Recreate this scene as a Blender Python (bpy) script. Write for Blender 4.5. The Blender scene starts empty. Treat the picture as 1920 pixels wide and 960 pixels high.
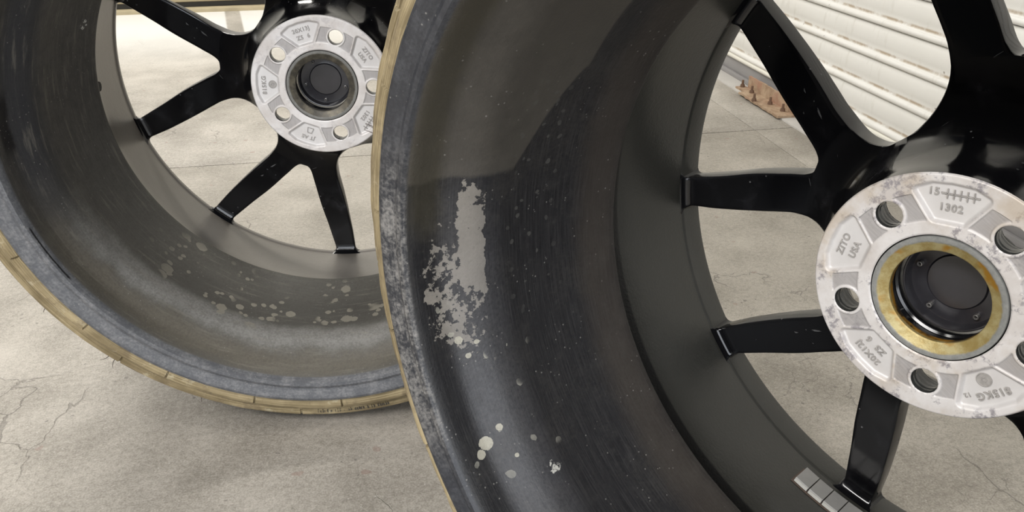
import bpy, bmesh, math, random
import numpy as np
from mathutils import Matrix, Vector
random.seed(7)
C = bpy.context.scene
COL = C.collection
PI = math.pi

# ------------------------------------------------------------------ camera
cam_d = bpy.data.cameras.new('camera')
cam = bpy.data.objects.new('camera', cam_d)
COL.objects.link(cam)
R = Matrix(((0.999989, -0.004651, 0.0), (-0.00211, -0.453637, 0.891184), (-0.004145, -0.891175, -0.453642)))
right, down, fwd = R.col[0].copy(), R.col[1].copy(), R.col[2].copy()
m = Matrix((right, -down, -fwd)).transposed().to_4x4()
m.translation = Vector((0, 0, 0.57))
cam.matrix_world = m
cam_d.sensor_width = 36.0
cam_d.lens = 1519.47 / 1920 * 36.0
cam_d.clip_start = 0.01
C.camera = cam

# ------------------------------------------------------------------ world, lamps, exposure
w = bpy.data.worlds.new('world'); C.world = w; w.use_nodes = True
bg = w.node_tree.nodes['Background']
bg.inputs[0].default_value = (0.86, 0.93, 1.0, 1); bg.inputs[1].default_value = 0.03
C.view_settings.view_transform = 'Standard'; C.view_settings.look = 'None'
C.view_settings.gamma = 1.0; C.view_settings.exposure = 0.0
C.view_settings.use_curve_mapping = False

def lamp(name, loc, target, sx, sy, power, col, twist=0.0):
    d = bpy.data.lights.new(name, 'AREA'); d.shape = 'RECTANGLE'; d.size = sx; d.size_y = sy
    d.energy = power; d.color = col
    o = bpy.data.objects.new(name, d); COL.objects.link(o); o.location = loc
    q = (Vector(target) - Vector(loc)).to_track_quat('-Z', 'Y')
    o.rotation_euler = (q @ Matrix.Rotation(twist, 3, 'Z').to_quaternion()).to_euler()
    return o
lamp('ceiling_tube_light', (-0.95, -0.75, 1.6), (0.15, 0.5, 0.3), 1.2, 0.35, 38, (1.0, 0.975, 0.95), 0.0)
lamp('ceiling_tube_light', (-1.3, 2.6, 2.6), (-1.3, 2.6, 0), 1.6, 0.30, 72, (1.0, 0.97, 0.91), 0.2)
lamp('ceiling_tube_light', (-1.7, 0.2, 2.0), (-0.6, 0.6, 0.0), 0.25, 1.6, 16, (1.0, 0.97, 0.92), 0.0)
lamp('daylight_opening', (0.45, -3.0, 1.25), (0.1, 0.5, 0.4), 2.4, 2.2, 92, (0.90, 0.94, 1.0), 0.0)

# ------------------------------------------------------------------ helpers
RA = math.radians(10.3)                     # the room's axes against the camera's
def room(s, t, z=0.0):
    return Vector((s*math.cos(RA)-t*math.sin(RA), s*math.sin(RA)+t*math.cos(RA), z))

def finish(bm, angle=32):
    bmesh.ops.recalc_face_normals(bm, faces=bm.faces)
    a = math.radians(angle)
    for f in bm.faces: f.smooth = True
    for e in bm.edges:
        if len(e.link_faces) == 2 and e.calc_face_angle(0) > a: e.smooth = False
def obj(name, bm, mat, parent=None, angle=32, keep=False):
    if not keep: finish(bm, angle)
    me = bpy.data.meshes.new(name); bm.to_mesh(me); bm.free()
    o = bpy.data.objects.new(name, me); COL.objects.link(o)
    for mm in (mat if isinstance(mat, (list, tuple)) else [mat]): me.materials.append(mm)
    if parent: o.parent = parent
    return o
def dup(o, parent=None, name=None):
    c = o.copy(); COL.objects.link(c)
    if parent: c.parent = parent
    return c
def box(bm, x0, x1, y0, y1, z0, z1, bev=0.0):
    r = bmesh.ops.create_cube(bm, size=1.0)
    for v in r['verts']:
        v.co = Vector(((x0+x1)/2+v.co.x*(x1-x0), (y0+y1)/2+v.co.y*(y1-y0), (z0+z1)/2+v.co.z*(z1-z0)))
    if bev:
        es = list({e for v in r['verts'] for e in v.link_edges})
        bmesh.ops.bevel(bm, geom=es, offset=bev, segments=2, affect='EDGES', profile=0.5)
def revolve(bm, prof, n, closed=False, angs=None, rad=None):
    """lathe about local Z with UV (turn, z); rad(r, z, ang) may dent the profile"""
    uv = bm.loops.layers.uv.verify()
    if angs is None: angs = [i/n for i in range(n)]
    rows = []
    for a in angs:
        c, s = math.cos(2*PI*a), math.sin(2*PI*a)
        row = []
        for k, (r, z) in enumerate(prof):
            rr, zz = (r, z) if rad is None else rad(k, r, z, a)
            row.append(bm.verts.new((rr*c, rr*s, zz)))
        rows.append(row)
    L = len(prof); K = len(rows)
    for i in range(K):
        j = (i+1) % K
        a0, a1 = angs[i], (angs[j] if j else angs[0]+1.0)
        for k in range(L if closed else L-1):
            k2 = (k+1) % L
            f = bm.faces.new((rows[i][k], rows[j][k], rows[j][k2], rows[i][k2]))
            for lp, (u, z) in zip(f.loops, ((a0, prof[k][1]), (a1, prof[k][1]), (a1, prof[k2][1]), (a0, prof[k2][1]))):
                lp[uv].uv = (u, z)
    return rows
def tube(bm, pts, rad, n=6, taper=None):
    rings = []
    for i, p in enumerate(pts):
        p = Vector(p)
        t = (Vector(pts[min(i+1, len(pts)-1)]) - Vector(pts[max(i-1, 0)])).normalized()
        u = t.cross(Vector((0.13, 0.31, 0.94))).normalized(); v = t.cross(u)
        rr = rad*(1 if taper is None else 1-(1-taper)*i/(len(pts)-1))
        rings.append([bm.verts.new(p+rr*(math.cos(2*PI*k/n)*u+math.sin(2*PI*k/n)*v)) for k in range(n)])
    for a, b in zip(rings, rings[1:]):
        for k in range(n): bm.faces.new((a[k], a[(k+1) % n], b[(k+1) % n], b[k]))
    bm.faces.new(rings[0][::-1]); bm.faces.new(rings[-1])

def sst(x, a, b):
    t = np.clip((x-a)/(b-a), 0, 1); return t*t*(3-2*t)
def spline(tab):
    xs = np.array([a for a, b in tab]); ys = np.array([b for a, b in tab])
    h = np.diff(xs); d = np.diff(ys)/h
    mm = np.zeros(len(xs)); mm[0] = d[0]; mm[-1] = d[-1]
    for i in range(1, len(xs)-1):
        mm[i] = 0 if d[i-1]*d[i] <= 0 else 2*d[i-1]*d[i]/(d[i-1]+d[i])
    def f(x):
        if x <= xs[0]: return float(ys[0])
        if x >= xs[-1]: return float(ys[-1])
        i = int(np.searchsorted(xs, x)-1); t = (x-xs[i])/h[i]
        return float((2*t**3-3*t*t+1)*ys[i]+(t**3-2*t*t+t)*h[i]*mm[i]+(-2*t**3+3*t*t)*ys[i+1]+(t**3-t*t)*h[i]*mm[i+1])
    return f

# ------------------------------------------------------------------ node helpers
class NT:
    def __init__(s, name, rough=0.5, metal=0.0, col=(0.5, 0.5, 0.5)):
        s.m = bpy.data.materials.new(name); s.m.use_nodes = True; s.t = s.m.node_tree
        s.b = s.t.nodes['Principled BSDF']
        s.b.inputs['Roughness'].default_value = rough; s.b.inputs['Metallic'].default_value = metal
        s.b.inputs['Base Color'].default_value = (*col, 1)
    def n(s, kind, **kw):
        nd = s.t.nodes.new(kind)
        for k, v in kw.items(): setattr(nd, k, v)
        return nd
    def put(s, sock, v):
        if isinstance(v, bpy.types.NodeSocket): s.t.links.new(v, sock)
        elif isinstance(v, (tuple, list)) and len(v) == 3 and sock.type == 'RGBA': sock.default_value = (*v, 1)
        else: sock.default_value = v
    def math(s, op, a, b=0.0, c=None, clamp=False):
        nd = s.n('ShaderNodeMath', operation=op, use_clamp=clamp)
        s.put(nd.inputs[0], a); s.put(nd.inputs[1], b)
        if c is not None: s.put(nd.inputs[2], c)
        return nd.outputs[0]
    def mul(s, a, b): return s.math('MULTIPLY', a, b)
    def add(s, a, b): return s.math('ADD', a, b)
    def mx(s, a, b): return s.math('MAXIMUM', a, b)
    def step(s, x, a, b):
        nd = s.n('ShaderNodeMapRange', interpolation_type='SMOOTHSTEP')
        s.put(nd.inputs['Value'], x); s.put(nd.inputs['From Min'], a); s.put(nd.inputs['From Max'], b)
        return nd.outputs[0]
    def band(s, x, a, b, soft):
        return s.mul(s.step(x, a-soft, a+soft), s.math('SUBTRACT', 1.0, s.step(x, b-soft, b+soft)))
    def mix(s, f, a, b):
        nd = s.n('ShaderNodeMix', data_type='RGBA'); s.put(nd.inputs[0], f); s.put(nd.inputs[6], a); s.put(nd.inputs[7], b)
        return nd.outputs[2]
    def fmix(s, f, a, b):
        nd = s.n('ShaderNodeMix', data_type='FLOAT'); s.put(nd.inputs[0], f); s.put(nd.inputs[2], a); s.put(nd.inputs[3], b)
        return nd.outputs[0]
    def co(s, kind='Object'): return s.n('ShaderNodeTexCoord').outputs[kind]
    def mapv(s, vec, scale=(1, 1, 1), loc=(0, 0, 0)):
        nd = s.n('ShaderNodeMapping'); s.put(nd.inputs['Vector'], vec)
        nd.inputs['Scale'].default_value = scale; nd.inputs['Location'].default_value = loc
        return nd.outputs[0]
    def noise(s, vec, scale, detail=4.0, rough=0.55, dist=0.0):
        nd = s.n('ShaderNodeTexNoise'); s.put(nd.inputs['Vector'], vec); nd.inputs['Scale'].default_value = scale
        nd.inputs['Detail'].default_value = detail; nd.inputs['Roughness'].default_value = rough
        nd.inputs['Distortion'].default_value = dist
        return nd.outputs['Fac']
    def voro(s, vec, scale, feature='F1', out='Distance', rnd=1.0):
        nd = s.n('ShaderNodeTexVoronoi', feature=feature); s.put(nd.inputs['Vector'], vec)
        nd.inputs['Scale'].default_value = scale; nd.inputs['Randomness'].default_value = rnd
        return nd.outputs[out]
    def warp(s, vec, scale, amt):
        nd = s.n('ShaderNodeTexNoise'); s.put(nd.inputs['Vector'], vec); nd.inputs['Scale'].default_value = scale
        nd.inputs['Detail'].default_value = 3
        a = s.n('ShaderNodeVectorMath', operation='SUBTRACT'); s.t.links.new(nd.outputs['Color'], a.inputs[0]); a.inputs[1].default_value = (.5, .5, .5)
        b = s.n('ShaderNodeVectorMath', operation='MULTIPLY_ADD'); s.t.links.new(a.outputs[0], b.inputs[0]); b.inputs[1].default_value = (amt,)*3
        s.put(b.inputs[2], vec)
        return b.outputs[0]
    def bump(s, h, strength=0.3, dist=0.001):
        nd = s.n('ShaderNodeBump'); s.put(nd.inputs['Height'], h); nd.inputs['Strength'].default_value = strength
        nd.inputs['Distance'].default_value = dist
        s.t.links.new(nd.outputs[0], s.b.inputs['Normal'])
    def out(s, col=None, rough=None, metal=None):
        if col is not None: s.put(s.b.inputs['Base Color'], col)
        if rough is not None: s.put(s.b.inputs['Roughness'], rough)
        if metal is not None: s.put(s.b.inputs['Metallic'], metal)
        return s.m

# ------------------------------------------------------------------ materials
def mat_concrete():
    k = NT('concrete', 0.6); p = k.co()
    big = k.noise(p, 1.1, 4, 0.55); mid = k.noise(p, 9, 6, 0.6); fine = k.noise(p, 160, 4, 0.65); grain = k.noise(p, 520, 2, 0.6)
    v = k.add(k.add(k.mul(big, 0.45), k.mul(mid, 0.32)), k.add(k.mul(fine, 0.24), k.mul(grain, 0.30)))
    c = k.mix(k.step(v, 0.48, 0.82), (0.225, 0.205, 0.172), (0.580, 0.540, 0.482))
    # pits and pale grit
    pit = k.math('LESS_THAN', k.voro(k.warp(p, 60, 0.01), 75), 0.16)
    pit = k.mul(pit, k.step(k.noise(p, 14, 3), 0.56, 0.62))
    c = k.mix(k.mul(pit, 0.55), c, (0.12, 0.11, 0.10))
    grit = k.mul(k.math('LESS_THAN', k.voro(p, 140), 0.11), k.step(k.noise(p, 22, 2), 0.58, 0.62))
    c = k.mix(k.mul(grit, 0.7), c, (0.62, 0.60, 0.56))
    red = k.mul(k.math('LESS_THAN', k.voro(k.warp(p, 30, 0.03), 19), 0.09), 0.35)
    c = k.mix(red, c, (0.28, 0.16, 0.13))
    # crazing cracks
    w1 = k.warp(k.warp(p, 6, 0.16), 45, 0.02)
    e = k.voro(w1, 4.3, 'DISTANCE_TO_EDGE')
    crack = k.mul(k.math('SUBTRACT', 1.0, k.step(e, 0.001, 0.0045)), k.step(k.noise(p, 3.1, 3), 0.52, 0.62))
    e2 = k.voro(k.warp(p, 22, 0.06), 17, 'DISTANCE_TO_EDGE')
    crack2 = k.mul(k.math('SUBTRACT', 1.0, k.step(e2, 0.002, 0.009)), k.step(k.noise(p, 6.3, 3), 0.58, 0.64))
    cr = k.mx(crack, k.mul(crack2, 0.7))
    c = k.mix(k.mul(cr, 0.45), c, (0.10, 0.09, 0.08))
    # glare near the far sill, painted into the floor colour (room axes are the object's axes)
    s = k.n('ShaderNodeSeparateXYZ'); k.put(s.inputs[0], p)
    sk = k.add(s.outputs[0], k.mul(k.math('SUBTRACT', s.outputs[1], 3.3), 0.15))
    glare = k.math('SUBTRACT', 1.0, k.band(sk, -0.502, -0.447, 0.004))
    glare = k.mul(k.mul(glare, k.band(sk, -1.6, 0.3, 0.1)), k.step(s.outputs[1], 2.35, 3.1))
    c = k.mix(k.mul(glare, 0.9), c, (0.80, 0.79, 0.76))
    k.bump(k.add(k.mul(fine, 0.5), k.add(k.mul(mid, 0.3), k.mul(cr, -1.2))), 0.55, 0.0015)
    return k.out(c, k.fmix(mid, 0.45, 0.75))
def mat_plain(name, col, rough=0.5, metal=0.0, nscale=60, var=0.25, bump=0.1):
    k = NT(name, rough, metal); p = k.co()
    a = k.noise(p, nscale, 5, 0.6)
    lo = tuple(x*(1-var) for x in col); hi = tuple(min(1, x*(1+var)) for x in col)
    k.bump(a, bump, 0.001)
    return k.out(k.mix(a, lo, hi), k.fmix(a, max(0.03, rough-0.08), min(1, rough+0.1)))
def mat_slat():
    k = NT('cream_door_paint', 0.38); p = k.co()
    a = k.noise(p, 5, 5, 0.6); b = k.noise(k.mapv(p, (1, 1, 0.25)), 70, 4, 0.6)
    c = k.mix(a, (0.70, 0.685, 0.635), (0.82, 0.81, 0.775))
    c = k.mix(k.mul(k.step(b, 0.55, 0.72), 0.25), c, (0.50, 0.47, 0.40))
    uv = k.n('ShaderNodeSeparateXYZ'); k.put(uv.inputs[0], k.co('UV'))
    g = k.mul(k.band(uv.outputs[1], 0.0165, 0.0215, 0.0022), k.step(k.noise(p, 30, 4, 0.7), 0.35, 0.62))
    c = k.mix(k.mul(g, 0.85), c, (0.36, 0.27, 0.17))
    sp = k.mul(k.math('LESS_THAN', k.voro(k.warp(p, 60, 0.01), 32), 0.075), 0.8)
    c = k.mix(sp, c, (0.25, 0.22, 0.18))
    k.bump(b, 0.08, 0.001)
    return k.out(c, k.fmix(a, 0.32, 0.5))
def mat_rust():
    k = NT('rusty_steel', 0.85); p = k.co()
    a = k.noise(p, 45, 6, 0.7); b = k.noise(p, 14, 4, 0.6)
    c = k.mix(k.step(a, 0.35, 0.65), (0.30, 0.20, 0.125), (0.47, 0.35, 0.24))
    c = k.mix(k.step(b, 0.5, 0.7), c, (0.38, 0.21, 0.14))
    k.bump(a, 0.6, 0.002)
    return k.out(c)
def mat_rubber():
    k = NT('dusty_rubber', 0.8); p = k.co()
    a = k.noise(p, 18, 5, 0.6); uvn = k.mapv(k.co('UV'), (9, 900, 1)); st = k.noise(uvn, 3.0, 4, 0.6)
    v = k.add(k.mul(a, 0.5), k.mul(st, 0.5))
    c = k.mix(k.step(v, 0.36, 0.66), (0.160, 0.122, 0.062), (0.400, 0.325, 0.190))
    pale = k.mul(k.step(k.noise(k.mapv(p, (1, 1, 1)), 60, 5, 0.7), 0.58, 0.68), 0.5)
    c = k.mix(pale, c, (0.50, 0.45, 0.32)); c = k.mix(k.mul(k.step(k.noise(p, 35, 5, 0.7), 0.5, 0.66), 0.55), c, (0.13, 0.095, 0.055))
    uv = k.n('ShaderNodeSeparateXYZ'); k.put(uv.inputs[0], k.co('UV'))
    tread = k.math('SUBTRACT', 1.0, k.step(uv.outputs[1], 0.155, 0.185))
    c = k.mix(k.mul(tread, 0.9), c, (0.035, 0.033, 0.03))
    k.bump(k.add(st, a), 0.35, 0.001)
    return k.out(c, 0.85)
def mat_gloss(name='gloss_black_paint', dust=0.4, seed=0.0):
    k = NT(name, 0.1); p = k.mapv(k.co(), (1, 1, 1), (seed, seed*2, 0))
    a = k.noise(p, 22, 6, 0.62, 0.4); b = k.noise(p, 300, 3, 0.6)
    haze = k.mul(k.step(a, 0.52, 0.78), dust)
    c = k.mix(haze, (0.0042, 0.0042, 0.0050), (0.055, 0.055, 0.062))
    sp = k.mul(k.math('LESS_THAN', k.voro(k.warp(p, 80, 0.004), 120), 0.10), k.step(k.noise(p, 30, 2), 0.56, 0.62))
    c = k.mix(k.mul(sp, 0.6), c, (0.22, 0.22, 0.22))
    sc = k.noise(k.mapv(k.warp(p, 20, 0.02), (40, 400, 40)), 1.0, 2)
    c = k.mix(k.mul(k.math('GREATER_THAN', sc, 0.74), 0.4), c, (0.25, 0.25, 0.25))
    k.bump(b, 0.02, 0.0004)
    return k.out(c, k.add(k.fmix(k.step(a, 0.4, 0.75), 0.07, 0.30), k.mul(b, 0.05)))
def mat_alloy(seed, stain, warm):
    k = NT('bare_cast_alloy', 0.55, 0.0); p = k.mapv(k.co(), (1, 1, 1), (seed, -seed, 0))
    gr = k.n('ShaderNodeAttribute', attribute_name='groove').outputs['Fac']
    pk = k.n('ShaderNodeAttribute', attribute_name='pocket').outputs['Fac']
    a = k.noise(p, 28, 6, 0.65); b = k.noise(k.warp(p, 60, 0.01), 170, 4, 0.7); d = k.noise(p, 600, 3)
    c = k.mix(k.step(a, 0.3, 0.7), (0.62, 0.575, 0.54), (0.80, 0.775, 0.76))
    oxide = k.mul(k.mul(k.step(k.noise(p, 34, 6, 0.75), 0.50, 0.57), k.step(b, 0.42, 0.58)), stain)
    oxide = k.mul(oxide, k.math('SUBTRACT', 1.0, pk))
    c = k.mix(oxide, c, (0.27, 0.25, 0.27))
    wm = k.mul(k.mul(k.step(k.noise(k.mapv(p, (1, 1, 1), (3, 3, 3)), 20, 5, 0.6), 0.50, 0.68), warm), k.math('SUBTRACT', 1.0, pk))
    c = k.mix(wm, c, (0.50, 0.40, 0.28))
    br = k.noise(k.mapv(p, (900, 60, 60)), 1.0, 3)
    c = k.mix(k.mul(gr, 0.75), c, k.mix(br, (0.22, 0.205, 0.205), (0.46, 0.44, 0.43)))
    c = k.mix(k.mul(pk, 0.7), c, (0.66, 0.645, 0.635))
    k.bump(k.add(k.mul(a, 0.3), k.mul(d, 0.35)), 0.35, 0.0006)
    return k.out(c, k.fmix(a, 0.42, 0.62), 0.25)

def mat_barrel(which):
    """dirty painted barrel: the UV is (turn, distance from the mounting face)"""
    k = NT('dirty_barrel_paint_' + ('front' if which == 2 else 'rear'), 0.4); p = k.co()
    s = k.n('ShaderNodeSeparateXYZ'); k.put(s.inputs[0], k.co('UV'))
    A = k.mul(s.outputs[0], 360.0); z = s.outputs[1]
    st = k.noise(k.mapv(k.co('UV'), (14, 420, 1)), 3.0, 5, 0.6)            # streaks round the barrel
    n1 = k.noise(p, 16, 6, 0.65); n2 = k.noise(p, 70, 5, 0.7); n3 = k.noise(p, 420, 3, 0.6)
    n4 = k.noise(k.mapv(p, (1, 1, 1), (5, 2, 1)), 7, 4, 0.6)
    zw = k.add(z, k.mul(k.math('SUBTRACT', n1, 0.5), 0.035)); Aw = k.add(A, k.mul(k.math('SUBTRACT', n4, 0.5), 26.0))
    zs = k.add(z, k.mul(k.math('SUBTRACT', n2, 0.5), 0.010))
    inner = k.step(z, 0.022, 0.030)
    if which == 2:
        c = k.mix(k.step(st, 0.4, 0.75), (0.0075, 0.0075, 0.0090), (0.030, 0.029, 0.030)); c = k.mix(k.mul(k.step(n2, 0.52, 0.75), 0.4), c, (0.034, 0.032, 0.030))
        # brown road film over the top third and towards the well
        amax = k.math('SUBTRACT', 108.0, k.mul(k.mx(0.0, k.math('SUBTRACT', 0.125, z)), 440.0))
        Af = k.add(A, k.add(k.mul(k.math('SUBTRACT', n4, 0.5), 7.0), k.mul(k.math('SUBTRACT', n2, 0.5), 2.0)))
        film = k.mul(k.math('SUBTRACT', 1.0, k.step(k.math('SUBTRACT', Af, amax), -0.5, 0.6)), k.step(z, 0.084, 0.087))
        c = k.mix(k.mul(film, k.fmix(n2, 0.45, 1.0)), c, (0.075, 0.067, 0.055))
        brown = k.mul(k.band(zs, 0.028, 0.062, 0.012), k.fmix(n1, 0.3, 1.0))
        c = k.mix(k.mul(brown, 0.75), c, (0.050, 0.040, 0.031))
        ol = k.mul(k.mul(k.band(zs, 0.176, 0.198, 0.006), k.math('SUBTRACT', 1.0, k.step(Aw, 112, 118))), k.fmix(n2, 0.3, 1))
        c = k.mix(k.mul(ol, 0.8), c, (0.055, 0.048, 0.030))
        # flaking pale grime
        core = k.mul(k.band(zs, 0.146, 0.166, 0.004), k.band(Aw, 108, 130, 6))
        den = k.mx(core, k.mul(k.mul(k.band(zw, 0.146, 0.192, 0.010), k.band(Aw, 113, 143, 7)), 0.72))
        edge = k.fmix(den, 0.80, 0.36)
        tex = k.add(k.mul(k.noise(k.warp(p, 120, 0.006), 85, 3, 0.6), 0.55), k.mul(k.noise(p, 240, 4, 0.65), 0.45))
        fl = k.mul(k.step(tex, edge, k.add(edge, 0.03)), k.step(den, 0.05, 0.3))
        c = k.mix(k.mul(fl, 0.88), c, k.mix(n3, (0.16, 0.15, 0.13), (0.33, 0.30, 0.26)))
        ds = k.mul(k.band(z, 0.135, 0.175, 0.01), k.band(Aw, 112, 175, 12))
        c = k.mix(k.mul(ds, k.mul(n3, 0.35)), c, (0.16, 0.16, 0.175))
        sp = k.math('LESS_THAN', k.voro(k.warp(p, 90, 0.006), 62), 0.20)
        spm = k.mul(k.mul(k.band(zw, 0.125, 0.19, 0.01), k.band(Aw, 128, 160, 8)), k.step(k.noise(p, 24, 2), 0.50, 0.56))
        c = k.mix(k.mul(k.mul(sp, spm), 0.85), c, (0.33, 0.32, 0.27))
        def spot(A0, z0, rad):
            dx = k.mul(k.math('SUBTRACT', A, A0), 0.0043); dz = k.math('SUBTRACT', z, z0)
            dd = k.math('SQRT', k.add(k.mul(dx, dx), k.mul(dz, dz)))
            return k.math('LESS_THAN', k.add(dd, k.mul(k.math('SUBTRACT', n2, 0.5), rad*1.8)), rad)
        so = spot(154.1, .1748, .0045)
        for A0, z0, rad in ((152.5, .1637, .0025), (155.5, .181, .003), (136.5, .172, .003), (139.5, .168, .0018), (158, .160, .0018), (137.5, .161, .0015)): so = k.mx(so, spot(A0, z0, rad))
        c = k.mix(k.mul(so, 0.85), c, (0.40, 0.38, 0.31))
        ch = k.mul(spot(162.8, .138, .005), k.step(k.noise(p, 230, 4, 0.7), 0.50, 0.56)); c = k.mix(ch, c, (0.45, 0.44, 0.40))
        cloud = k.mul(k.step(k.add(k.mul(n1, 0.6), k.mul(n3, 0.4)), 0.45, 0.66), inner); c = k.mix(k.mul(cloud, 0.28), c, (0.050, 0.046, 0.040))
        sp2 = k.mul(k.math('LESS_THAN', k.voro(k.warp(p, 90, 0.005), 110), 0.22), k.mul(k.band(zw, 0.085, 0.125, 0.01), k.band(Aw, 96, 132, 6)))
        c = k.mix(k.mul(sp2, 0.5), c, (0.09, 0.088, 0.08))
        lip = k.step(z, 0.1985, 0.2010)
        ls = k.add(k.mul(k.noise(k.mapv(k.co('UV'), (40, 900, 1)), 1.0, 5, 0.7), 0.25), k.add(k.mul(n3, 0.3), k.mul(n2, 0.45))); c = k.mix(k.mul(lip, 0.9), c, k.mix(k.step(ls, 0.42, 0.66), (0.022, 0.024, 0.030), k.mix(k.band(A, 108, 150, 8), (0.055, 0.058, 0.066), (0.26, 0.25, 0.235))))
        ringc = k.mix(n1, (0.021, 0.021, 0.018), (0.037, 0.036, 0.031))
        rr = 0.36
    else:
        c = k.mix(k.step(st, 0.35, 0.8), (0.032, 0.031, 0.030), (0.075, 0.071, 0.064))
        low = k.step(Aw, 175, 235)
        c = k.mix(k.mul(low, k.fmix(n2, 0.35, 0.9)), c, (0.125, 0.118, 0.100))
        dark = k.mul(k.band(zs, 0.075, 0.122, 0.012), k.step(Aw, 215, 240))
        c = k.mix(k.mul(dark, 0.55), c, (0.060, 0.057, 0.050))
        pale = k.mul(k.mul(k.band(zw, 0.122, 0.152, 0.009), k.step(Aw, 190, 225)), k.fmix(n2, 0.4, 1.0))
        c = k.mix(k.mul(pale, 0.9), c, (0.32, 0.315, 0.30))
        tan = k.mul(k.mul(k.band(zw, 0.158, 0.186, 0.008), k.step(Aw, 185, 215)), k.fmix(n2, 0.2, 1.0))
        c = k.mix(k.mul(tan, 0.65), c, (0.150, 0.128, 0.092))
        gr = k.step(k.add(k.mul(n2, 0.5), k.mul(n3, 0.5)), 0.40, 0.62)
        c = k.mix(k.mul(gr, 0.45), c, k.mix(low, (0.020, 0.019, 0.019), (0.055, 0.050, 0.043)))
        blue = k.mul(k.mul(k.band(zs, 0.128, 0.172, 0.01), k.band(A, 120, 196, 14)), 0.6)
        c = k.mix(blue, c, (0.018, 0.020, 0.026))
        c = k.mix(k.mul(k.step(k.noise(k.mapv(k.co('UV'), (30, 160, 1)), 1.0, 5, 0.7), 0.52, 0.7), 0.4), c, (0.20, 0.185, 0.155))
        sp = k.mx(k.math('LESS_THAN', k.voro(k.warp(p, 60, 0.010), 34), 0.24), k.math('LESS_THAN', k.voro(k.warp(p, 90, 0.006), 80), 0.26))
        spm = k.mul(k.mul(k.band(zw, 0.040, 0.130, 0.012), k.band(Aw, 225, 292, 10)), k.step(k.noise(p, 20, 2), 0.50, 0.56))
        def spot(A0, z0, rad):
            dx = k.mul(k.math('SUBTRACT', A, A0), 0.0043); dz = k.math('SUBTRACT', z, z0)
            dd = k.math('SQRT', k.add(k.mul(dx, dx), k.mul(dz, dz)))
            return k.math('LESS_THAN', k.add(dd, k.mul(k.math('SUBTRACT', n2, 0.5), rad*1.8)), rad)
        for A0, z0, rad in ((243.8, .118, .006), (248.1, .1054, .0045), (261.3, .0984, .005), (276.4, .1058, .006), (278.5, .1070, .004), (251, .095, .002), (256, .088, .002), (268, .11, .002), (286, .09, .003), (239, .11, .0025)):
            sp = k.mx(sp, spot(A0, z0, rad)); spm = k.mx(spm, spot(A0, z0, rad))
        chip = k.mul(spot(162.2, .0534, .006), k.step(k.noise(p, 260, 4, 0.7), 0.5, 0.56))
        c = k.mix(k.mul(k.mul(sp, spm), 0.75), c, (0.27, 0.25, 0.20)); c = k.mix(chip, c, (0.5, 0.5, 0.48))
        lip = k.step(z, 0.1895, 0.1920)
        ls = k.add(k.mul(k.noise(k.mapv(k.co('UV'), (40, 700, 1)), 1.0, 5, 0.7), 0.25), k.add(k.mul(n3, 0.3), k.mul(n2, 0.45))); c = k.mix(k.mul(lip, 0.9), c, k.mix(k.step(ls, 0.42, 0.68), (0.072, 0.076, 0.086), (0.20, 0.20, 0.205)))
        ck = k.mul(k.band(k.add(z, k.mul(k.math('SUBTRACT', n3, 0.5), 0.0012)), 0.1945, 0.1958, 0.0004), k.band(A, 199.5, 212.5, 0.5))
        hole = k.mul(k.band(zs, 0.168, 0.182, 0.002), k.band(A, 173, 185, 2))
        c = k.mix(k.mx(ck, hole), c, (0.003, 0.003, 0.004))
        ringc = k.mix(n1, (0.150, 0.137, 0.120), (0.195, 0.180, 0.160))
        rr = 0.42
    speck = k.mul(k.math('LESS_THAN', k.voro(p, 210), 0.13), k.step(k.noise(p, 40, 2), 0.5, 0.6))
    c = k.mix(k.mul(k.mul(speck, inner), 0.5), c, (0.26, 0.25, 0.23))
    scr = k.math('GREATER_THAN', k.noise(k.mapv(k.co('UV'), (60, 2600, 1)), 1.0, 2), 0.76)
    c = k.mix(k.mul(k.mul(scr, inner), 0.30), c, (0.24, 0.23, 0.22))
    c = k.mix(inner, ringc, c)
    if which == 2: c = k.mix(k.band(z, 0.003, 0.0285, 0.0012), c, (0.0045, 0.0045, 0.0045))  # shade in the gap beside the step, painted black into the ring
    k.bump(k.add(k.mul(n2, 0.5), k.mul(n3, 0.5)), 0.4, 0.0010)
    return k.out(c, k.fmix(inner, 0.32, k.fmix(n2, rr, rr+0.25)))
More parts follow.
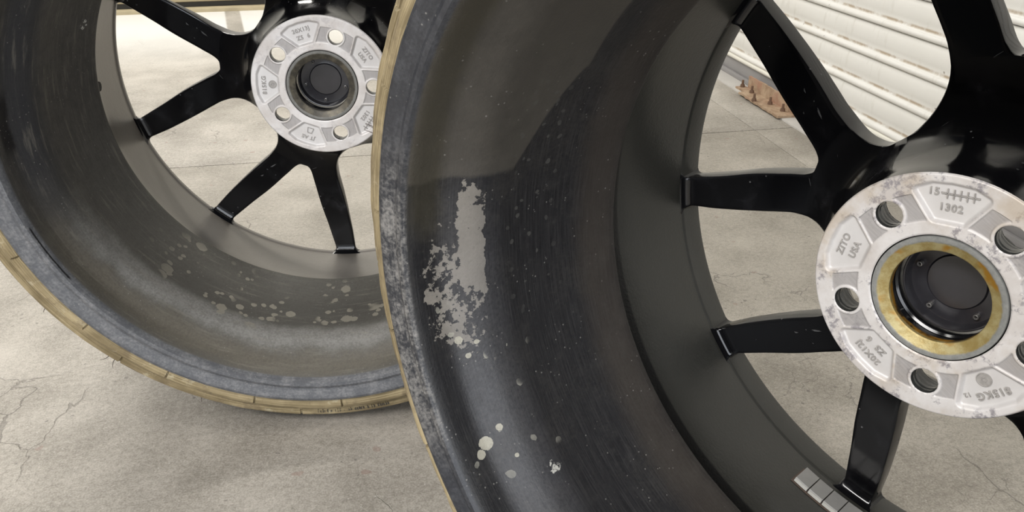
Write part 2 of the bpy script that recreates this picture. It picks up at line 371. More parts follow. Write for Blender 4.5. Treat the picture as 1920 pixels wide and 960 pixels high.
def mat_bore(which):
    k = NT('corroded_bore_ring', 0.45, 0.35); p = k.co()
    s = k.n('ShaderNodeSeparateXYZ'); k.put(s.inputs[0], k.co('UV'))
    ln = k.n('ShaderNodeVectorMath', operation='LENGTH')
    fl = k.mapv(p, (1, 1, 0)); k.put(ln.inputs[0], fl); r = ln.outputs['Value']
    a = k.noise(p, 70, 5, 0.7); b = k.noise(p, 220, 4, 0.7)
    rw = k.add(r, k.mul(k.math('SUBTRACT', a, 0.5), 0.0035))
    grey = k.mix(b, (0.16, 0.17, 0.165), (0.42, 0.42, 0.40))
    if which == 2:
        yel = k.mix(k.step(a, 0.35, 0.65), (0.34, 0.25, 0.085), (0.50, 0.43, 0.22))
        yel = k.mix(k.step(k.noise(p, 40, 3), 0.56, 0.66), yel, (0.42, 0.22, 0.03))
        c = k.mix(k.step(rw, 0.0352, 0.0366), yel, grey)
        deep = k.math('SUBTRACT', 1.0, k.step(s.outputs[1], -0.0062, -0.0045))
        c = k.mix(deep, c, k.mix(k.step(k.noise(p, 90, 3), 0.45, 0.6), (0.45, 0.22, 0.02), (0.035, 0.022, 0.01)))
    else:
        br = k.mix(k.step(a, 0.4, 0.65), (0.075, 0.068, 0.055), (0.17, 0.15, 0.11))
        c = k.mix(k.step(rw, 0.0355, 0.037), br, k.mix(b, (0.11, 0.11, 0.105), (0.27, 0.265, 0.24)))
    k.bump(k.add(a, b), 0.4, 0.0006)
    return k.out(c, k.fmix(a, 0.35, 0.6))

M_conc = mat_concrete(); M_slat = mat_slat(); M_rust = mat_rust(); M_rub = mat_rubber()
M_gloss = mat_gloss('gloss_black_paint', 0.35, 0.0); M_gloss2 = mat_gloss('gloss_black_paint_hub', 0.2, 3.1)
M_deep = mat_plain('dark_joint', (0.05, 0.048, 0.044), 0.9)
M_steel = mat_plain('dull_grey_steel', (0.30, 0.29, 0.29), 0.55, 0.1, 12, 0.2)
M_ledge = mat_plain('weathered_ledge', (0.50, 0.48, 0.45), 0.7, 0, 14, 0.2)
M_seal = mat_plain('cream_seal_strip', (0.74, 0.72, 0.64), 0.4, 0, 20, 0.12)
M_tan = mat_plain('tan_dirty_seal', (0.40, 0.34, 0.22), 0.7, 0, 20, 0.25)
M_lead = mat_plain('grey_weight_metal', (0.30, 0.295, 0.285), 0.42, 0.4, 80, 0.15)
M_foam = mat_plain('pale_weight_edge', (0.62, 0.61, 0.56), 0.5, 0.1, 60, 0.12)
M_tape = mat_plain('brown_adhesive_tape', (0.10, 0.07, 0.055), 0.8)
M_cap = mat_plain('satin_black_plastic', (0.030, 0.029, 0.033), 0.2, 0, 90, 0.3, 0.05)
M_bolt = mat_plain('dull_screw_metal', (0.25, 0.24, 0.23), 0.35, 0.7)
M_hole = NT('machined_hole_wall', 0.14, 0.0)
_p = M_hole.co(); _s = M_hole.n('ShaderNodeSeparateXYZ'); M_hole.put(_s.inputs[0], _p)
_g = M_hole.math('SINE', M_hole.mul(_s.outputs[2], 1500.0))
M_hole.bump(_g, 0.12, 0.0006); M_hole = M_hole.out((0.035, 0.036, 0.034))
M_letter = mat_plain('grimy_cast_letters', (0.38, 0.36, 0.34), 0.6, 0.2, 300, 0.4)
M_hair = mat_plain('rubber_hair', (0.06, 0.045, 0.04), 0.6)
M_gap = mat_plain('black_gap', (0.006, 0.006, 0.006), 0.6)

# ------------------------------------------------------------------ room (built in room axes, turned by RA)
def structure(name, bm, mat, parent=None, **kw):
    o = obj(name, bm, mat, parent, **kw)
    if parent is None: o['kind'] = 'structure'; o.rotation_euler = (0, 0, RA)
    return o
bm = bmesh.new(); box(bm, -4.5, 0.94, -3.0, 3.36, -0.12, -0.006)
floor = structure('floor', bm, M_deep)
g = 0.0017
for (s0, s1) in ((-4.5, -1.6), (-1.6, 0.842), (0.842, 0.936)):
    for (t0, t1) in ((-3.0, 1.607), (1.607, 3.36)):
        if s0 > 0.8:
            bm = bmesh.new(); box(bm, s0+0.0007, s1, t0+g, t1-g, -0.006, 0.0, 0.0006)
        else:
            bm = bmesh.new(); box(bm, s0+g, s1-(0.0007 if s1 > 0.8 else g), t0+g, t1-g, -0.006, 0.0, 0.0008)
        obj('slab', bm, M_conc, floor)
bm = bmesh.new(); box(bm, 0.934, 1.04, -3.0, 3.36, -0.05, 0.004, 0.002)
structure('trim_1', bm, M_ledge)
# roller door on the right: slats, bottom bar, seal
def make_door(name, length, height, pitch, z0, n):
    root = bpy.data.objects.new(name, None); COL.objects.link(root); root['kind'] = 'structure'
    bm = bmesh.new(); uv = bm.loops.layers.uv.verify()
    prof = []                                     # (out of the door plane towards the room, height)
    for i in range(7):
        a = -PI/2 + PI*i/6; prof.append((0.0040+0.0050*math.cos(a)*1.15, 0.0080+0.0062*math.sin(a)))
    prof += [(0.0032, 0.0155), (0.0022, 0.0185), (0.0050, 0.030), (0.0056, 0.042), (0.0046, 0.054), (0.0024, 0.0615), (0.0, 0.0645)]
    prof = [(0.0, 0.0008)] + prof
    prof = [(a, b*pitch/0.0645) for a, b in prof]
    a = [bm.verts.new((0, -p, q)) for p, q in prof]; b = [bm.verts.new((length, -p, q)) for p, q in prof]
    for i in range(len(prof)-1):
        f = bm.faces.new((a[i], b[i], b[i+1], a[i+1]))
        for lp, uvv in zip(f.loops, ((0, prof[i][1]), (length, prof[i][1]), (length, prof[i+1][1]), (0, prof[i+1][1]))): lp[uv].uv = uvv
    for f in bm.faces: f.smooth = True
    s0 = obj('slat', bm, M_slat, root, keep=True); s0.location = (0, 0, z0)
    for k in range(1, n):
        s = dup(s0, root); s.location = (0, 0, z0+pitch*k)
    return root
door = make_door('door_1', 6.3, 3.0, 0.0648, 0.058, 44)
door.location = room(0.992, 3.34); door.rotation_euler = (0, 0, RA-PI/2)
bm = bmesh.new(); box(bm, 0, 6.3, -0.003, 0.010, 0.004, 0.050, 0.0015); box(bm, 0, 6.3, -0.012, -0.0035, 0.004, 0.016, 0.0012)
obj('bottom_bar', bm, M_steel, door)
bm = bmesh.new()
tube(bm, [(0.0, -0.0045, 0.0545), (6.3, -0.0045, 0.0545)], 0.0062, 14); obj('seal_strip', bm, M_seal, door, angle=50)
# far door along the back edge
door2 = make_door('door_2', 5.4, 3.0, 0.0648, 0.062, 44)
door2.location = room(-4.4, 3.40); door2.rotation_euler = (0, 0, RA)
bm = bmesh.new(); box(bm, 0, 5.4, -0.020, 0.01, 0.034, 0.060, 0.003); obj('seal_strip', bm, M_tan, door2)
bm = bmesh.new(); box(bm, 0, 5.4, -0.006, 0.02, 0.0, 0.034); obj('bottom_bar', bm, M_deep, door2)
bm = bmesh.new(); box(bm, -4.5, 1.04, 3.345, 3.50, -0.05, 0.014, 0.004)
structure('trim_2', bm, M_tan)

# rusty angle plate bolted along the ledge under the door
root = bpy.data.objects.new('rusty_angle_bracket', None); COL.objects.link(root)
root.location = room(0.96, 1.80, 0.004); root.rotation_euler = (0, 0, RA)
root['label'] = 'rusty brown angle iron bolted on the ledge below the cream roller door'; root['category'] = 'bracket'
def rough_plate(bm, x0, x1, y0, y1, z0, z1, n, jit, ax):
    """thin plate with an eaten, uneven edge"""
    random.seed(11)
    vs = []
    for i in range(n+1):
        y = y0+(y1-y0)*i/n; j = random.uniform(-jit, jit) if 0 < i < n else 0
        if ax == 'z': ring = [(x0, y, z0), (x1, y, z0), (x1, y, z1+j), (x0, y, z1+j)]
        else: ring = [(x0+j, y, z0), (x1, y, z0), (x1, y, z1), (x0+j, y, z1)]
        vs.append([bm.verts.new(q) for q in ring])
    for p, q in zip(vs, vs[1:]):
        for k in range(4): bm.faces.new((p[k], p[(k+1) % 4], q[(k+1) % 4], q[k]))
    bm.faces.new(vs[0][::-1]); bm.faces.new(vs[-1])
bm = bmesh.new(); rough_plate(bm, 0.006, 0.012, -0.135, 0.112, 0.0, 0.034, 26, 0.0008, 'z'); obj('upright_leg', bm, M_rust, root)
bm = bmesh.new(); rough_plate(bm, -0.036, 0.006, -0.135, 0.075, 0.0, 0.005, 20, 0.002, 'x'); obj('foot_leg', bm, M_rust, root)
bm = bmesh.new(); rough_plate(bm, -0.020, 0.006, 0.075, 0.128, 0.0, 0.0045, 6, 0.002, 'x'); obj('foot_leg', bm, M_rust, root)
bolt0 = None
for (ds, t) in ((-0.006, 0.118), (-0.008, 0.060), (-0.009, -0.042), (-0.006, -0.100), (-0.034, -0.008+0.0)):
    if bolt0 is None:
        bm = bmesh.new()
        bmesh.ops.create_cone(bm, cap_ends=True, segments=6, radius1=0.0062, radius2=0.0052, depth=0.007, matrix=Matrix.Translation((0, 0, 0.0035)))
        bmesh.ops.create_cone(bm, cap_ends=True, segments=8, radius1=0.0034, radius2=0.003, depth=0.016, matrix=Matrix.Translation((0, 0, 0.010)))
        bolt0 = obj('bolt', bm, mat_plain('dark_rusty_bolt', (0.16, 0.095, 0.06), 0.8), root); b = bolt0
    else: b = dup(bolt0, root)
    b.location = (ds, t, 0.0045)

# ------------------------------------------------------------------ wheel
HOLE_R, PCR = 0.0083, 0.05715
V_edge = spline([(.131, 0), (.1312, 1.1), (.132, 2.1), (.134, 3.1), (.139, 4.5), (.150, 6.3), (.160, 7.8), (.183, 10.6), (.21, 13.6), (.235, 15.6), (.253, 16.8)])
L_edge = spline([(.0945, 36), (.0947, 33), (.0955, 30.5), (.0975, 28), (.101, 25), (.106, 22.3), (.112, 20.2), (.119, 18.8), (.128, 18.1), (.14, 18.3), (.155, 19.3), (.17, 20.3), (.2, 21.6), (.225, 22.2), (.253, 22.4)])
ZB = spline([(.0780, -.0015), (.0786, -.0060), (.0798, -.0180), (.083, -.033), (.088, -.046), (.095, -.057), (.105, -.067), (.118, -.075), (.131, -.080), (.16, -.0850), (.2, -.0880), (.2535, -.0900)])
ZF = spline([(.078, -.0262), (.083, -.0430), (.088, -.0555), (.095, -.0680), (.105, -.082), (.131, -.099), (.17, -.105), (.25, -.112)])
def spoke_mesh(zc, zw):
    bm = bmesh.new()
    RR = 0.2506; db = zc-0.0040-(-0.0900)-0.003; df = (zw+0.001)-(-0.112)
    F1, F2 = 0.007, 0.011
    rs = sorted(set([.0780, .0783, .0786, .0792, .0798, .081, .083, .0855, .088, .091, .0945, .09455, .0947, .0950, .0955, .0965, .0975, .099, .101,
                     .1035, .106, .109, .112, .1155, .119, .1235, .128, .131, .1311, .1312, .1315, .132, .133, .134, .1365, .139, .1425, .146, .150, .155] +
                    [.155+.004*i for i in range(1, 22)] + [RR-F2*math.cos(a*PI/2/10)*1.0 for a in range(11)]))
    rs = [r for i, r in enumerate(rs) if r <= RR]
    NC = 14
    for sg in (1, -1):
        prev = None
        for r in rs:
            v0 = math.radians(V_edge(r)) if r > .131 else 0.0
            l0 = math.radians(L_edge(r)) if r > .0945 else math.radians(36)
            if r > RR-F1:
                d = (F1-math.sqrt(max(0, F1*F1-(r-(RR-F1))**2)))/r; v0 -= d; l0 += d
            wq = float(sst(np.array(r), .13, .25)); zb = ZB(r)+db*wq; zf = ZF(r)+df*wq
            if r > RR-F2: zb += (F2-math.sqrt(max(0, F2*F2-(r-(RR-F2))**2)))*0.85
            # rounded rear edges where the sector has a side wall
            row = []
            e = 0.0016/r
            cols = [(0, 0.0016), (e*0.3, 0.0005), (e, 0.0)] if v0 > 0 else [(0, 0), (e*0.3, 0), (e, 0)]
            ce = [(e, 0.0), (e*0.3, 0.0005), (0, 0.0016)] if r > .0945 else [(e, 0), (e*0.3, 0), (0, 0)]
            th = [(v0+a, zb-b) for a, b in cols]
            a0, a1 = v0+e, l0-e
            th += [(a0+(a1-a0)*i/NC, zb) for i in range(1, NC)]
            th += [(l0-a, zb-b) for a, b in ce]
            back = [bm.verts.new((r*math.cos(sg*a), r*math.sin(sg*a), z)) for a, z in th]
            front = [bm.verts.new((r*math.cos(sg*a), r*math.sin(sg*a), zf)) for a, z in th]
            cur = (back, front, v0 > 0, r > .0945)
            if prev:
                for i in range(len(th)-1):
                    bm.faces.new((prev[0][i], back[i], back[i+1], prev[0][i+1]))
                    bm.faces.new((prev[1][i+1], front[i+1], front[i], prev[1][i]))
                if cur[2] and r > .1311: bm.faces.new((prev[1][0], front[0], back[0], prev[0][0]))
                if cur[3] and r > .0945: bm.faces.new((prev[0][-1], back[-1], front[-1], prev[1][-1]))
            prev = cur
    bmesh.ops.remove_doubles(bm, verts=bm.verts, dist=1e-5)
    bmesh.ops.rotate(bm, verts=bm.verts, cent=(0, 0, 0), matrix=Matrix.Rotation(math.radians(36), 3, 'Z'))
    return bm

def sd_poly(px, py, V):
    """signed distance from arrays of points to a polygon"""
    d = np.full(px.shape, 1e9); s = np.ones(px.shape); N = len(V)
    for i in range(N):
        x0, y0 = V[i]; x1, y1 = V[i-1]
        ex, ey = x1-x0, y1-y0; wx, wy = px-x0, py-y0
        t = np.clip((wx*ex+wy*ey)/(ex*ex+ey*ey), 0, 1)
        d = np.minimum(d, (wx-ex*t)**2+(wy-ey*t)**2)
        c1 = py >= y0; c2 = py < y1; c3 = ex*wy > ey*wx
        flip = (c1 & c2 & c3) | (~c1 & ~c2 & ~c3)
        s = np.where(flip, -s, s)
    return s*np.sqrt(d)
def pad_mesh():
    """mounting face: a height field with cast pockets, machined grooves and bolt holes"""
    NA, NR = 900, 52
    rr = np.concatenate([[0.0402, 0.0404, 0.0408], np.linspace(0.0414, 0.0770, NR), [0.0775, 0.0779, 0.0780]])
    aa = np.arange(NA)*2*PI/NA
    Rg, Ag = np.meshgrid(rr, aa, indexing='ij')
    rel = (Ag-math.radians(36)+math.radians(36)) % math.radians(72)-math.radians(36)     # about each pocket axis
    rel = ((Ag-math.radians(36)+math.radians(36)) % math.radians(72))-math.radians(36)
    x, y = Rg*np.sin(rel), Rg*np.cos(rel)
    rc = 0.0035
    poly = [(-0.0222+rc, 0.0672-rc*0.6), (-0.011, 0.0722-rc), (0, 0.0730-rc), (0.011, 0.0722-rc), (0.0222-rc, 0.0672-rc*0.6), (0.0088-rc*0.35, 0.0470+rc), (-0.0088+rc*0.35, 0.0470+rc)]
    d = sd_poly(x, y, poly)-rc
    pocket = 1-sst(d, -0.0026, 0.0002)
    rim = np.exp(-((d-0.0008)/0.0006)**2)
    relh = ((Ag+math.radians(36)) % math.radians(72))-math.radians(36)
    groove = sst(Rg, 0.0487, 0.0492)*(1-sst(Rg, 0.0652, 0.0657))*(1-sst(d, 0.0008, 0.0002))
    groove = groove*sst(d, 0.0009, 0.0016)
    hd = np.hypot(Rg*np.cos(relh)-PCR, Rg*np.sin(relh))
    boss = 1-sst(hd, 0.0098, 0.0108)
    groove = groove*(1-boss)
    z = -0.0030*pocket-0.0009*groove
    z -= 0.0008*(1-sst(Rg, 0.0402, 0.0410))+0.0012*sst(Rg, 0.0772, 0.0780)
    bm = bmesh.new()
    lg = bm.verts.layers.float.new('groove'); lp = bm.verts.layers.float.new('pocket')
    V = []
    for i in range(len(rr)):
        row = []
        for j in range(NA):
            v = bm.verts.new((Rg[i, j]*math.cos(aa[j]), Rg[i, j]*math.sin(aa[j]), z[i, j]))
            v[lg] = float(groove[i, j]); v[lp] = float(pocket[i, j]); row.append(v)
        V.append(row)
    for i in range(len(rr)-1):
        for j in range(NA):
            bm.faces.new((V[i][j], V[i][(j+1) % NA], V[i+1][(j+1) % NA], V[i+1][j]))
    holes = [Vector((PCR*math.cos(k*2*PI/5), PCR*math.sin(k*2*PI/5), 0)) for k in range(5)]
    inside = {v for v in bm.verts for h in holes if (v.co.xy-h.xy).length < HOLE_R}
    bmesh.ops.delete(bm, geom=[f for f in bm.faces if all(v in inside for v in f.verts)], context='FACES')
    for v in list(bm.verts):
        if not v.link_faces: bm.verts.remove(v); continue
        for h in holes:
            dd = (v.co.xy-h.xy)
            if dd.length < HOLE_R+0.0001:
                dd = dd.normalized()*HOLE_R; v.co.x, v.co.y = h.x+dd.x, h.y+dd.y; v.co.z = -0.0006
    return bm
def ring_plate(r0, r1, z, hr, up=1):
    bm = bmesh.new(); NA = 200
    rr = np.linspace(r0, r1, 16); V = []
    for r in rr: V.append([bm.verts.new((r*math.cos(2*PI*j/NA), r*math.sin(2*PI*j/NA), z)) for j in range(NA)])
    for i in range(len(rr)-1):
        for j in range(NA): bm.faces.new((V[i][j], V[i][(j+1) % NA], V[i+1][(j+1) % NA], V[i+1][j]))
    holes = [Vector((PCR*math.cos(k*2*PI/5), PCR*math.sin(k*2*PI/5), 0)) for k in range(5)]
    ins = {v for v in bm.verts for h in holes if (v.co.xy-h.xy).length < hr}
    bmesh.ops.delete(bm, geom=[f for f in bm.faces if all(v in ins for v in f.verts)], context='FACES')
    for v in list(bm.verts):
        if not v.link_faces: bm.verts.remove(v); continue
        for h in holes:
            dd = v.co.xy-h.xy
            if dd.length < hr: dd = dd.normalized()*hr; v.co.x, v.co.y = h.x+dd.x, h.y+dd.y
    return bm

def barrel_profile(zl, zw, zc):
    """(r, z) of the inside from the inboard lip to the window edge, then back along the outside"""
    d = zl-0.2056
    P = [(.2800, .1975+d), (.2846, .1985+d), (.2850, .2030+d), (.2840, .2054+d), (.2812, .2062+d), (.2768, .2050+d), (.2735, .2028+d), (.2705, .2022+d), (.2672, .2034+d),
         (.2640, .2026+d), (.2620, .2000+d), (.2606, .1960+d), (.2598, .190+d), (.2594, .180+d), (.2584, .1755+d), (.2560, .1710+d), (.2515, .1640+d), (.2470, .1560+d), (.2445, .1490+d*.9), (.2436, .1420+d*.7),
         (.2434, .133+d*.4), (.2430, .120), (.2420, .105), (.2402, .088), (.2376, .070), (.2347, .054), (.2320, .041), (.2306, .034), (.2300, .0305), (.2302, .0285), (.2312, .0268),
         ]
    if zl > 0.203:
        P = P[:-2]+[(.2303, .0286), (.2345, .0275), (.2470, .0262), (.2505, .0225), (.2500, .0120), (.2484, .0000), (.2478, -.02), (.2484, -.045), (.2494, -.070)]
    else:
        P += [(.2336, .0240), (.2366, .0190), (.2394, .0100), (.2418, -.004), (.2440, -.022), (.2462, -.040), (.2482, -.060), (.2494, -.072)]
    P += [(.2502, zc+.002), (.2504, zc), (.2496, zc-.0012), (.2490, zc-.0026), (.2494, zw+.003), (.2500, zw+.001), (.2515, zw-.0005), (.2560, zw-.003), (.262, zw-.008), (.272, zw-.012), (.282, zw-.013), (.2850, zw-.011), (.2850, zw-.006), (.2800, zw-.004),
         (.2640, zw-.001), (.2600, zw+.02), (.2560, .0), (.2550, .030), (.2420, .040), (.2420, .05), (.2500, .10), (.2540, .145), (.2620, .165+d), (.2640, .175+d), (.2660, .192+d)]
    return P
def tyre_profile(zl, zw, rt):
    d = zl-0.2056
    P = [(.2790, .1945+d), (.2835, .1968+d), (.2852, .1996+d), (.2872, .2024+d), (.2905, .2034+d), (.2950, .2026+d), (.2984, .2000+d), (.2996, .1968+d), (.3004, .1938+d),
         (.3020, .1930+d), (.3036, .1938+d), (.3048, .1954+d), (.3100, .1944+d), (.3124, .1918+d), (.3134, .1880+d), (.3160, .180+d), (.3185, .170+d), (rt-.0046, .160+d), (rt-.0018, .146), (rt, .118)]+[q for zc_ in (.105, .065, .025, -.015, -.052) for q in ((rt, zc_+.0055), (rt-.0055, zc_+.0045), (rt-.0055, zc_-.0045), (rt, zc_-.0055))]
    Q = [(rt-.002, -.078), (rt-.008, -.094), (.308, -.108), (.296, -.114), (.288, zw-.006), (.2800, zw-.0035),
         (.2700, zw+.004), (.2700, .185+d)]
    return P+Q

TEXTS = {'15': None}
def lettering(text, size, cx, cy, rot, z, parent, mat, thick=0.0005, bold=0.0):
    cu = bpy.data.curves.new('lettering', 'FONT'); cu.body = text; cu.size = size; cu.extrude = thick
    cu.align_x = 'CENTER'; cu.align_y = 'CENTER'; cu.resolution_u = 3; cu.offset = bold; cu.space_character = 1.12
    cu.bevel_depth = 0.00012
    o = bpy.data.objects.new('tmp', cu); COL.objects.link(o)
    dg = bpy.context.evaluated_depsgraph_get(); dg.update()
    me = bpy.data.meshes.new_from_object(o.evaluated_get(dg)); bpy.data.objects.remove(o)
    me.name = 'raised_lettering'; me.materials.clear(); me.materials.append(mat)
    q = bpy.data.objects.new('raised_lettering', me); COL.objects.link(q); q.parent = parent
    q.matrix_local = Matrix.Translation((cx, cy, z)) @ Matrix.Rotation(rot, 4, 'Z')
    return q
def pocket_frame(deg, x, y):
    a = math.radians(deg); # y outward, x along the reading direction (tops outward)
    return (y*math.cos(a)+x*math.sin(a), y*math.sin(a)-x*math.cos(a), a-PI/2)

shared = {}
def make_wheel(which, Cc, U, V, N, zl, zw, zc, label, M_bar, M_all, M_br, cut0):
    root = bpy.data.objects.new('wheel', None); COL.objects.link(root)
    mt = Matrix((Vector(U), Vector(V), Vector(N))).transposed().to_4x4(); mt.translation = Vector(Cc)
    root.matrix_world = mt
    root['label'] = label; root['category'] = 'wheel'; root['group'] = 'unmounted wheels standing on the concrete'
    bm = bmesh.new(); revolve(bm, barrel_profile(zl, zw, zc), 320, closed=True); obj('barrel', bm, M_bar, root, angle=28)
    # tyre with radial cuts every 18 degrees in the rim guard
    rt = Cc[2]-0.0002
    pr = tyre_profile(zl, zw, rt)
    angs = [i/320 for i in range(320)]
    cuts = [((cut0+18*k) % 360)/360 for k in range(20)]; cuts2 = [((cut0+9.3+36*k) % 360)/360 for k in range(10)]
    for c in cuts+cuts2: angs += [c-0.0007, c-0.00025, c+0.00025, c+0.0007]
    angs = sorted({round(a % 1, 6) for a in angs})
    def dent(k, r, z, a):
        wv = 0.0004*math.sin(a*2*PI*23+k)+0.0003*math.sin(a*2*PI*57+2*k)
        if 2 <= k <= 7 and any(abs(a-c) < 0.0004 for c in cuts): return r, z-0.0032
        if 8 <= k <= 13 and any(abs(a-c) < 0.0004 for c in cuts2): return r, z-0.0022
        if 3 <= k <= 12: return r, z+wv
        return r, z
    bm = bmesh.new(); revolve(bm, pr, 0, closed=True, angs=angs, rad=dent); ty = obj('tyre', bm, M_rub, root, angle=40)
    # moulded marks on the outer band, too small to read
    bm = bmesh.new(); rnd = random.Random(5+which)
    for a0 in ((270, 291) if which == 1 else (132, 175)):
        a = a0
        while a < a0+15:
            wd = rnd.uniform(0.12, 0.3)
            if rnd.random() < 0.82:
                for q in range(rnd.choice((1, 2, 2))):
                    aa = math.radians(a+q*0.16); r0 = 0.3036+rnd.uniform(0, .0012); r1 = 0.3078+rnd.uniform(-.0012, 0)
                    c, s = math.cos(aa), math.sin(aa); zz = 0.1948+zl-0.2056
                    bb = bmesh.ops.create_cube(bm, size=1.0)
                    for v in bb['verts']:
                        rr_ = r0 if v.co.x < 0 else r1; t_ = v.co.y*0.0007; z_ = zz+(v.co.z+0.5)*0.0010-0.0002
                        v.co = Vector((rr_*c-t_*s, rr_*s+t_*c, z_))
            a += wd+0.22
    mk = obj('moulded_marks', bm, M_rub, ty)
    mk['kind'] = 'stuff'
    # spokes
    s0 = obj('spoke', spoke_mesh(zc, zw), M_gloss, root, angle=38)
    for k in range(5):
        s = s0 if k == 0 else dup(s0, root)
        s.rotation_euler = (0, 0, math.radians(72*k))
    # hub: front plate and bolt holes
    bm = ring_plate(0.036, 0.079, -0.0260, 0.0135); hub = obj('hub_front', bm, M_gloss2, root)
    bm = pad_mesh() if 'pad' not in shared else None
    if bm is not None:
        pad = obj('mounting_face', bm, M_all, root, angle=50); shared['pad'] = pad
    else:
        me = shared['pad'].data.copy(); me.materials.clear(); me.materials.append(M_all)
        pad = bpy.data.objects.new('mounting_face', me); COL.objects.link(pad); pad.parent = root
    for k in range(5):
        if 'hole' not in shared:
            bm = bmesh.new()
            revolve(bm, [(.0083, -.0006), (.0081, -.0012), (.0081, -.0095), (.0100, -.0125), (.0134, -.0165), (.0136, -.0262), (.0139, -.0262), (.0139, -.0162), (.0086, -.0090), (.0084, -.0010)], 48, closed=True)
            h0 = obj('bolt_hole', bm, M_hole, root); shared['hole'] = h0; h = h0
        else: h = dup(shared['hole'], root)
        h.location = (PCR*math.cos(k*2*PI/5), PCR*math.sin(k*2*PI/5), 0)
    # bore ring, bore wall, centre cap
    bm = bmesh.new()
    revolve(bm, [(.0394, -.0030), (.0394, -.0004), (.0391, .0001), (.0370, .0003), (.0356, -.0001), (.0340, -.0016), (.0305, -.0024), (.0296, -.0032), (.0295, -.0080), (.0305, -.0105), (.0394, -.0105)], 160, closed=True)
    obj('bore_ring', bm, M_br, root)
    bm = bmesh.new()
    revolve(bm, [(.0401, -.0009), (.0401, -.0115), (.0345, -.0118), (.0330, -.0125), (.0328, -.0190), (.0314, -.0200), (.0312, -.0300), (.0312, -.0345), (.0405, -.0345), (.0405, -.0009)], 128, closed=True)
    obj('bore_wall', bm, M_gloss2, root)
    bm = bmesh.new()
    revolve(bm, [(.0306, -.0245), (.0300, -.0238), (.0292, -.0240), (.0286, -.0290), (.0278, -.0312), (.0240, -.0316), (.0184, -.0310), (.0181, -.0317), (.0178, -.0310), (.0173, -.0302), (.0090, -.0300), (.0010, -.0300)], 128)
    v0 = [v for v in bm.verts if math.hypot(v.co.x, v.co.y) < .0015]; bmesh.ops.pointmerge(bm, verts=v0, merge_co=(0, 0, -.03))
    bmesh.ops.dissolve_degenerate(bm, dist=1e-6, edges=bm.edges)
    cap = obj('centre_cap', bm, M_cap, root)
    pa = [109, 253] if which == 2 else [340, 250]
    for a in range(5):
        aa = math.radians((pa[0]+72*a) % 360)
        bm = bmesh.new(); revolve(bm, [(.0008, 0.0), (.0008, .0030), (.0012, .0035), (.0017, .0033), (.0018, 0.0)], 20); q = obj('screw_post', bm, M_bolt, cap)
        q.location = (0.0238*math.cos(aa), 0.0238*math.sin(aa), -0.0317)
    # cast lettering
    M_l = M_letter
    def T(deg, text, size, x, y, thick=0.0006):
        px, py, rt_ = pocket_frame(deg, x, y); lettering(text, size, px, py, rt_, -0.0028, pad, M_l, thick)
    T(36, '1302' if which == 2 else 'ZITO', 0.0062, 0, 0.0570 if which == 2 else 0.0635)
    base = 36
    if which == 2:
        T(36, '15', 0.0062, -0.0105, 0.0655); seq = {108: ('ZITO', 'USA'), 180: ('20X12J', 'ZS  6')}
        kg = 252; sym = 324; tally = 36
    else:
        T(36, 'USA', 0.0062, 0, 0.0560); seq = {108: ('20X13J', 'ZS  6')}
        kg = 180; sym = 252; tally = 324
        T(324, '1302', 0.0062, 0, 0.0570); T(324, '15', 0.0062, -0.0105, 0.0655)
    for dg_, (a, b) in seq.items():
        T(dg_, a, 0.0062 if len(a) < 6 else 0.0060, 0, 0.0640); T(dg_, b, 0.0062, 0, 0.0560)
    T(kg, '815KG', 0.0066, -0.001, 0.0640, 0.0008)
    if which == 2: T(kg, '12', 0.0040, 0.0140, 0.0615, 0.0003)
    a, b = {252: ('JT AE', None)}.get(sym, ('JT AE', None)); T(sym, a, 0.0058, 0, 0.0640)
    # tally bar
    px, py, ro = pocket_frame(tally, 0.0042, 0.0655)
    bm = bmesh.new(); box(bm, -0.0105, 0.0105, -0.00035, 0.00035, 0, 0.0011)
    for i in range(5): box(bm, -0.0070+i*0.0036-0.00035, -0.0070+i*0.0036+0.00035, -0.0028, 0.0028, 0, 0.0011)
    q = obj('raised_lettering', bm, M_l, pad); q.matrix_local = Matrix.Translation((px, py, -0.0029)) @ Matrix.Rotation(ro, 4, 'Z')
    # round date stamp and shield outline
    px, py, ro = pocket_frame(kg, 0, 0.0548)
    bm = bmesh.new(); revolve(bm, [(.0045, 0), (.0045, .0006), (.0041, .0006), (.0038, .0002), (.0018, .0002), (.0016, .0007), (.0012, .0007), (.0010, .0001), (.0002, .0001)], 40)
    q = obj('date_stamp', bm, M_l, pad); q.location = (px, py, -0.0029)
    px, py, ro = pocket_frame(sym, 0.0, 0.0556)
    bm = bmesh.new()
    sh = [(-0.0022, 0.0030), (0.0022, 0.0030), (0.0034, -0.0030), (-0.0034, -0.0030)]
    for i in range(4):
        x0, y0 = sh[i]; x1, y1 = sh[(i+1) % 4]; L = math.hypot(x1-x0, y1-y0); nx, ny = -(y1-y0)/L*0.0003, (x1-x0)/L*0.0003
        vb = [bm.verts.new((x, y, zz)) for zz in (0, 0.0010) for x, y in ((x0+nx, y0+ny), (x1+nx, y1+ny), (x1-nx, y1-ny), (x0-nx, y0-ny))]
        for f in ((4, 5, 6, 7), (0, 1, 5, 4), (1, 2, 6, 5), (2, 3, 7, 6), (3, 0, 4, 7)): bm.faces.new([vb[i_] for i_ in f])
    q = obj('cast_shield', bm, M_l, pad); q.matrix_local = Matrix.Translation((px, py, -0.0029)) @ Matrix.Rotation(ro, 4, 'Z')
    return root

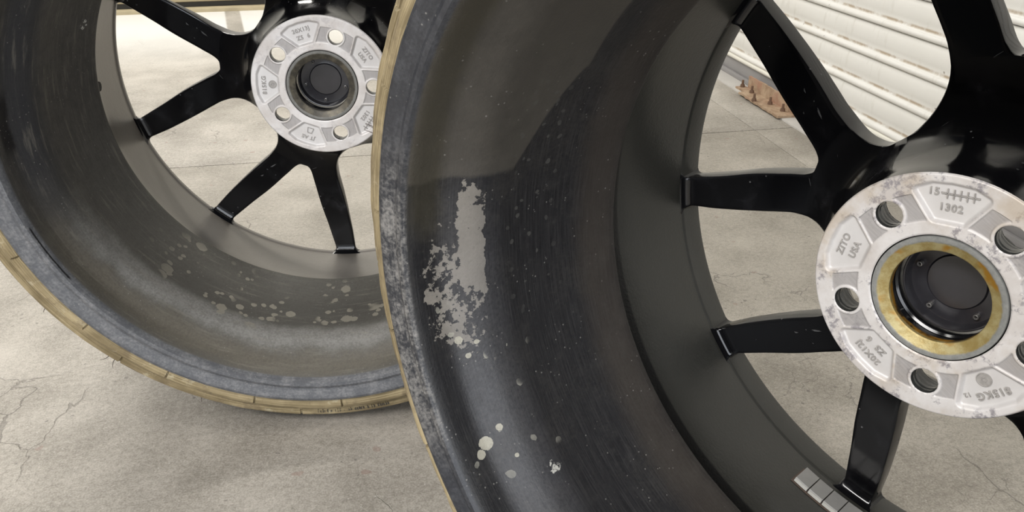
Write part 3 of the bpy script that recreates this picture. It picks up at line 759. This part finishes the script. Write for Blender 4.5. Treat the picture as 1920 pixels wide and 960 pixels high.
w_rear = make_wheel(1, (-0.21223, 0.89734, 0.32817), (0.99626, 0.07168, -0.04834), (0.04821, 0.00347, 0.99883), (0.07177, -0.99742, 0.0),
                    0.2005, -0.0895, -0.0800, 'farther wheel in its left background place, light dusty barrel, seen almost straight on from behind', mat_barrel(1), mat_alloy(1.7, 0.25, 0.10), mat_bore(1), 5.8)
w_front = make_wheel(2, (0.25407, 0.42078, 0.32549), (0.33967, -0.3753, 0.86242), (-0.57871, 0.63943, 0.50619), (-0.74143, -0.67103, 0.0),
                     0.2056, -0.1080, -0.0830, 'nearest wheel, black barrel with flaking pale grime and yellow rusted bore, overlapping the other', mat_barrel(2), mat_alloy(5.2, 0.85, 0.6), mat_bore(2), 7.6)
w_rear['label'] = 'farther wheel at the left, with a light dusty barrel and grey bore ring'
w_front['label'] = 'nearest wheel at the right, with a black grimy barrel and yellow rusted bore ring'

bm = bmesh.new()
bmesh.ops.create_cone(bm, cap_ends=True, segments=24, radius1=0.0062, radius2=0.0052, depth=0.0065)
q = obj('valve_stub', bm, M_gap, w_rear); va = math.radians(180.4)
q.matrix_local = Matrix.Rotation(va, 4, 'Z') @ Matrix.Translation((0.2375, 0, 0.0165)) @ Matrix.Rotation(-PI/2, 4, 'Y')

# stick-on balance weights inside the near wheel
def ring_r(z):                                   # inside radius of the outboard ring
    return float(np.interp(z, [-.078, -.060, -.040], [.2500, .2490, .2483]))
seg = None
for k in range(7):
    aa = math.radians(190.0+3.22*k+1.55)
    bm = bmesh.new(); zc0, zc1 = -0.0716, -0.0530; half = math.radians(1.50)
    r0 = ring_r(-0.062)-0.0009
    def P(a, r, z): return bm.verts.new((r*math.cos(a), r*math.sin(a), z))
    n = 4; rows = []
    for i in range(n+1):
        a = -half+2*half*i/n
        rows.append([P(a, r0+.0006, zc0), P(a, r0-.0040, zc0), P(a, r0-.0046, zc0+.0006), P(a, r0-.0046, zc1-.0008), P(a, r0-.0040, zc1), P(a, r0-.0003, zc1)])
    for p, q in zip(rows, rows[1:]):
        for j in range(6): bm.faces.new((p[j], p[(j+1) % 6], q[(j+1) % 6], q[j]))
    bm.faces.new(rows[0][::-1]); bm.faces.new(rows[-1])
    o = obj('balance_weight', bm, [M_lead], w_front, angle=30); o.rotation_euler = (0, 0, aa)
    bm = bmesh.new(); rows = []
    for i in range(n+1):
        a = (-half+2*half*i/n)*0.96
        rows.append([P(a, r0-.0038, zc1-.0006), P(a, r0-.0038, zc1+.0008), P(a, r0-.0010, zc1+.0008), P(a, r0-.0010, zc1-.0006)])
    for p, q in zip(rows, rows[1:]):
        for j in range(4): bm.faces.new((p[j], p[(j+1) % 4], q[(j+1) % 4], q[j]))
    bm.faces.new(rows[0][::-1]); bm.faces.new(rows[-1])
    obj('weight_edge', bm, M_foam, o, angle=30)
bm = bmesh.new(); rows = []
for i in range(25):
    a = math.radians(189.7+(3.22*7+0.2)*i/24)
    rows.append([bm.verts.new((r*math.cos(a), r*math.sin(a), z)) for r, z in ((ring_r(-.0722)+.0005, -.0722), (ring_r(-.0722)-.0011, -.0722), (ring_r(-.0516)-.0011, -.0516), (ring_r(-.0516)+.0005, -.0516))])
for p, q in zip(rows, rows[1:]):
    for j in range(4): bm.faces.new((p[j], p[(j+1) % 4], q[(j+1) % 4], q[j]))
bm.faces.new(rows[0][::-1]); bm.faces.new(rows[-1])
obj('adhesive_tape', bm, M_tape, w_front)

# moulding hairs left on the tyre shoulders
def hair(parent, a_deg, r, z, L, dz, da, rad=0.00045):
    bm = bmesh.new(); a = math.radians(a_deg); pts = []
    for i in range(6):
        t = i/5; aa = a+math.radians(da)*t*t; rr = r+L*t; pts.append((rr*math.cos(aa), rr*math.sin(aa), z+dz*t))
    tube(bm, pts, rad, 5, 0.5); obj('rubber_hair', bm, M_hair, parent)
for a_deg, L, da, dz in ((106.2, 0.0085, 0.12, 0.002), (106.45, 0.0060, -0.10, 0.001), (107.1, 0.0095, 0.2, 0.002)): hair(w_front, a_deg, 0.3128, 0.190, L, dz, da, 0.0003)
for a_deg, L, da, dz in ((229.0, 0.008, -0.8, 0.003), (230.2, 0.009, 0.6, 0.002), (247.6, 0.006, 0.2, 0.0), (215.0, 0.005, 0.4, 0.0)): hair(w_rear, a_deg, 0.3122, 0.186, L, dz, da)
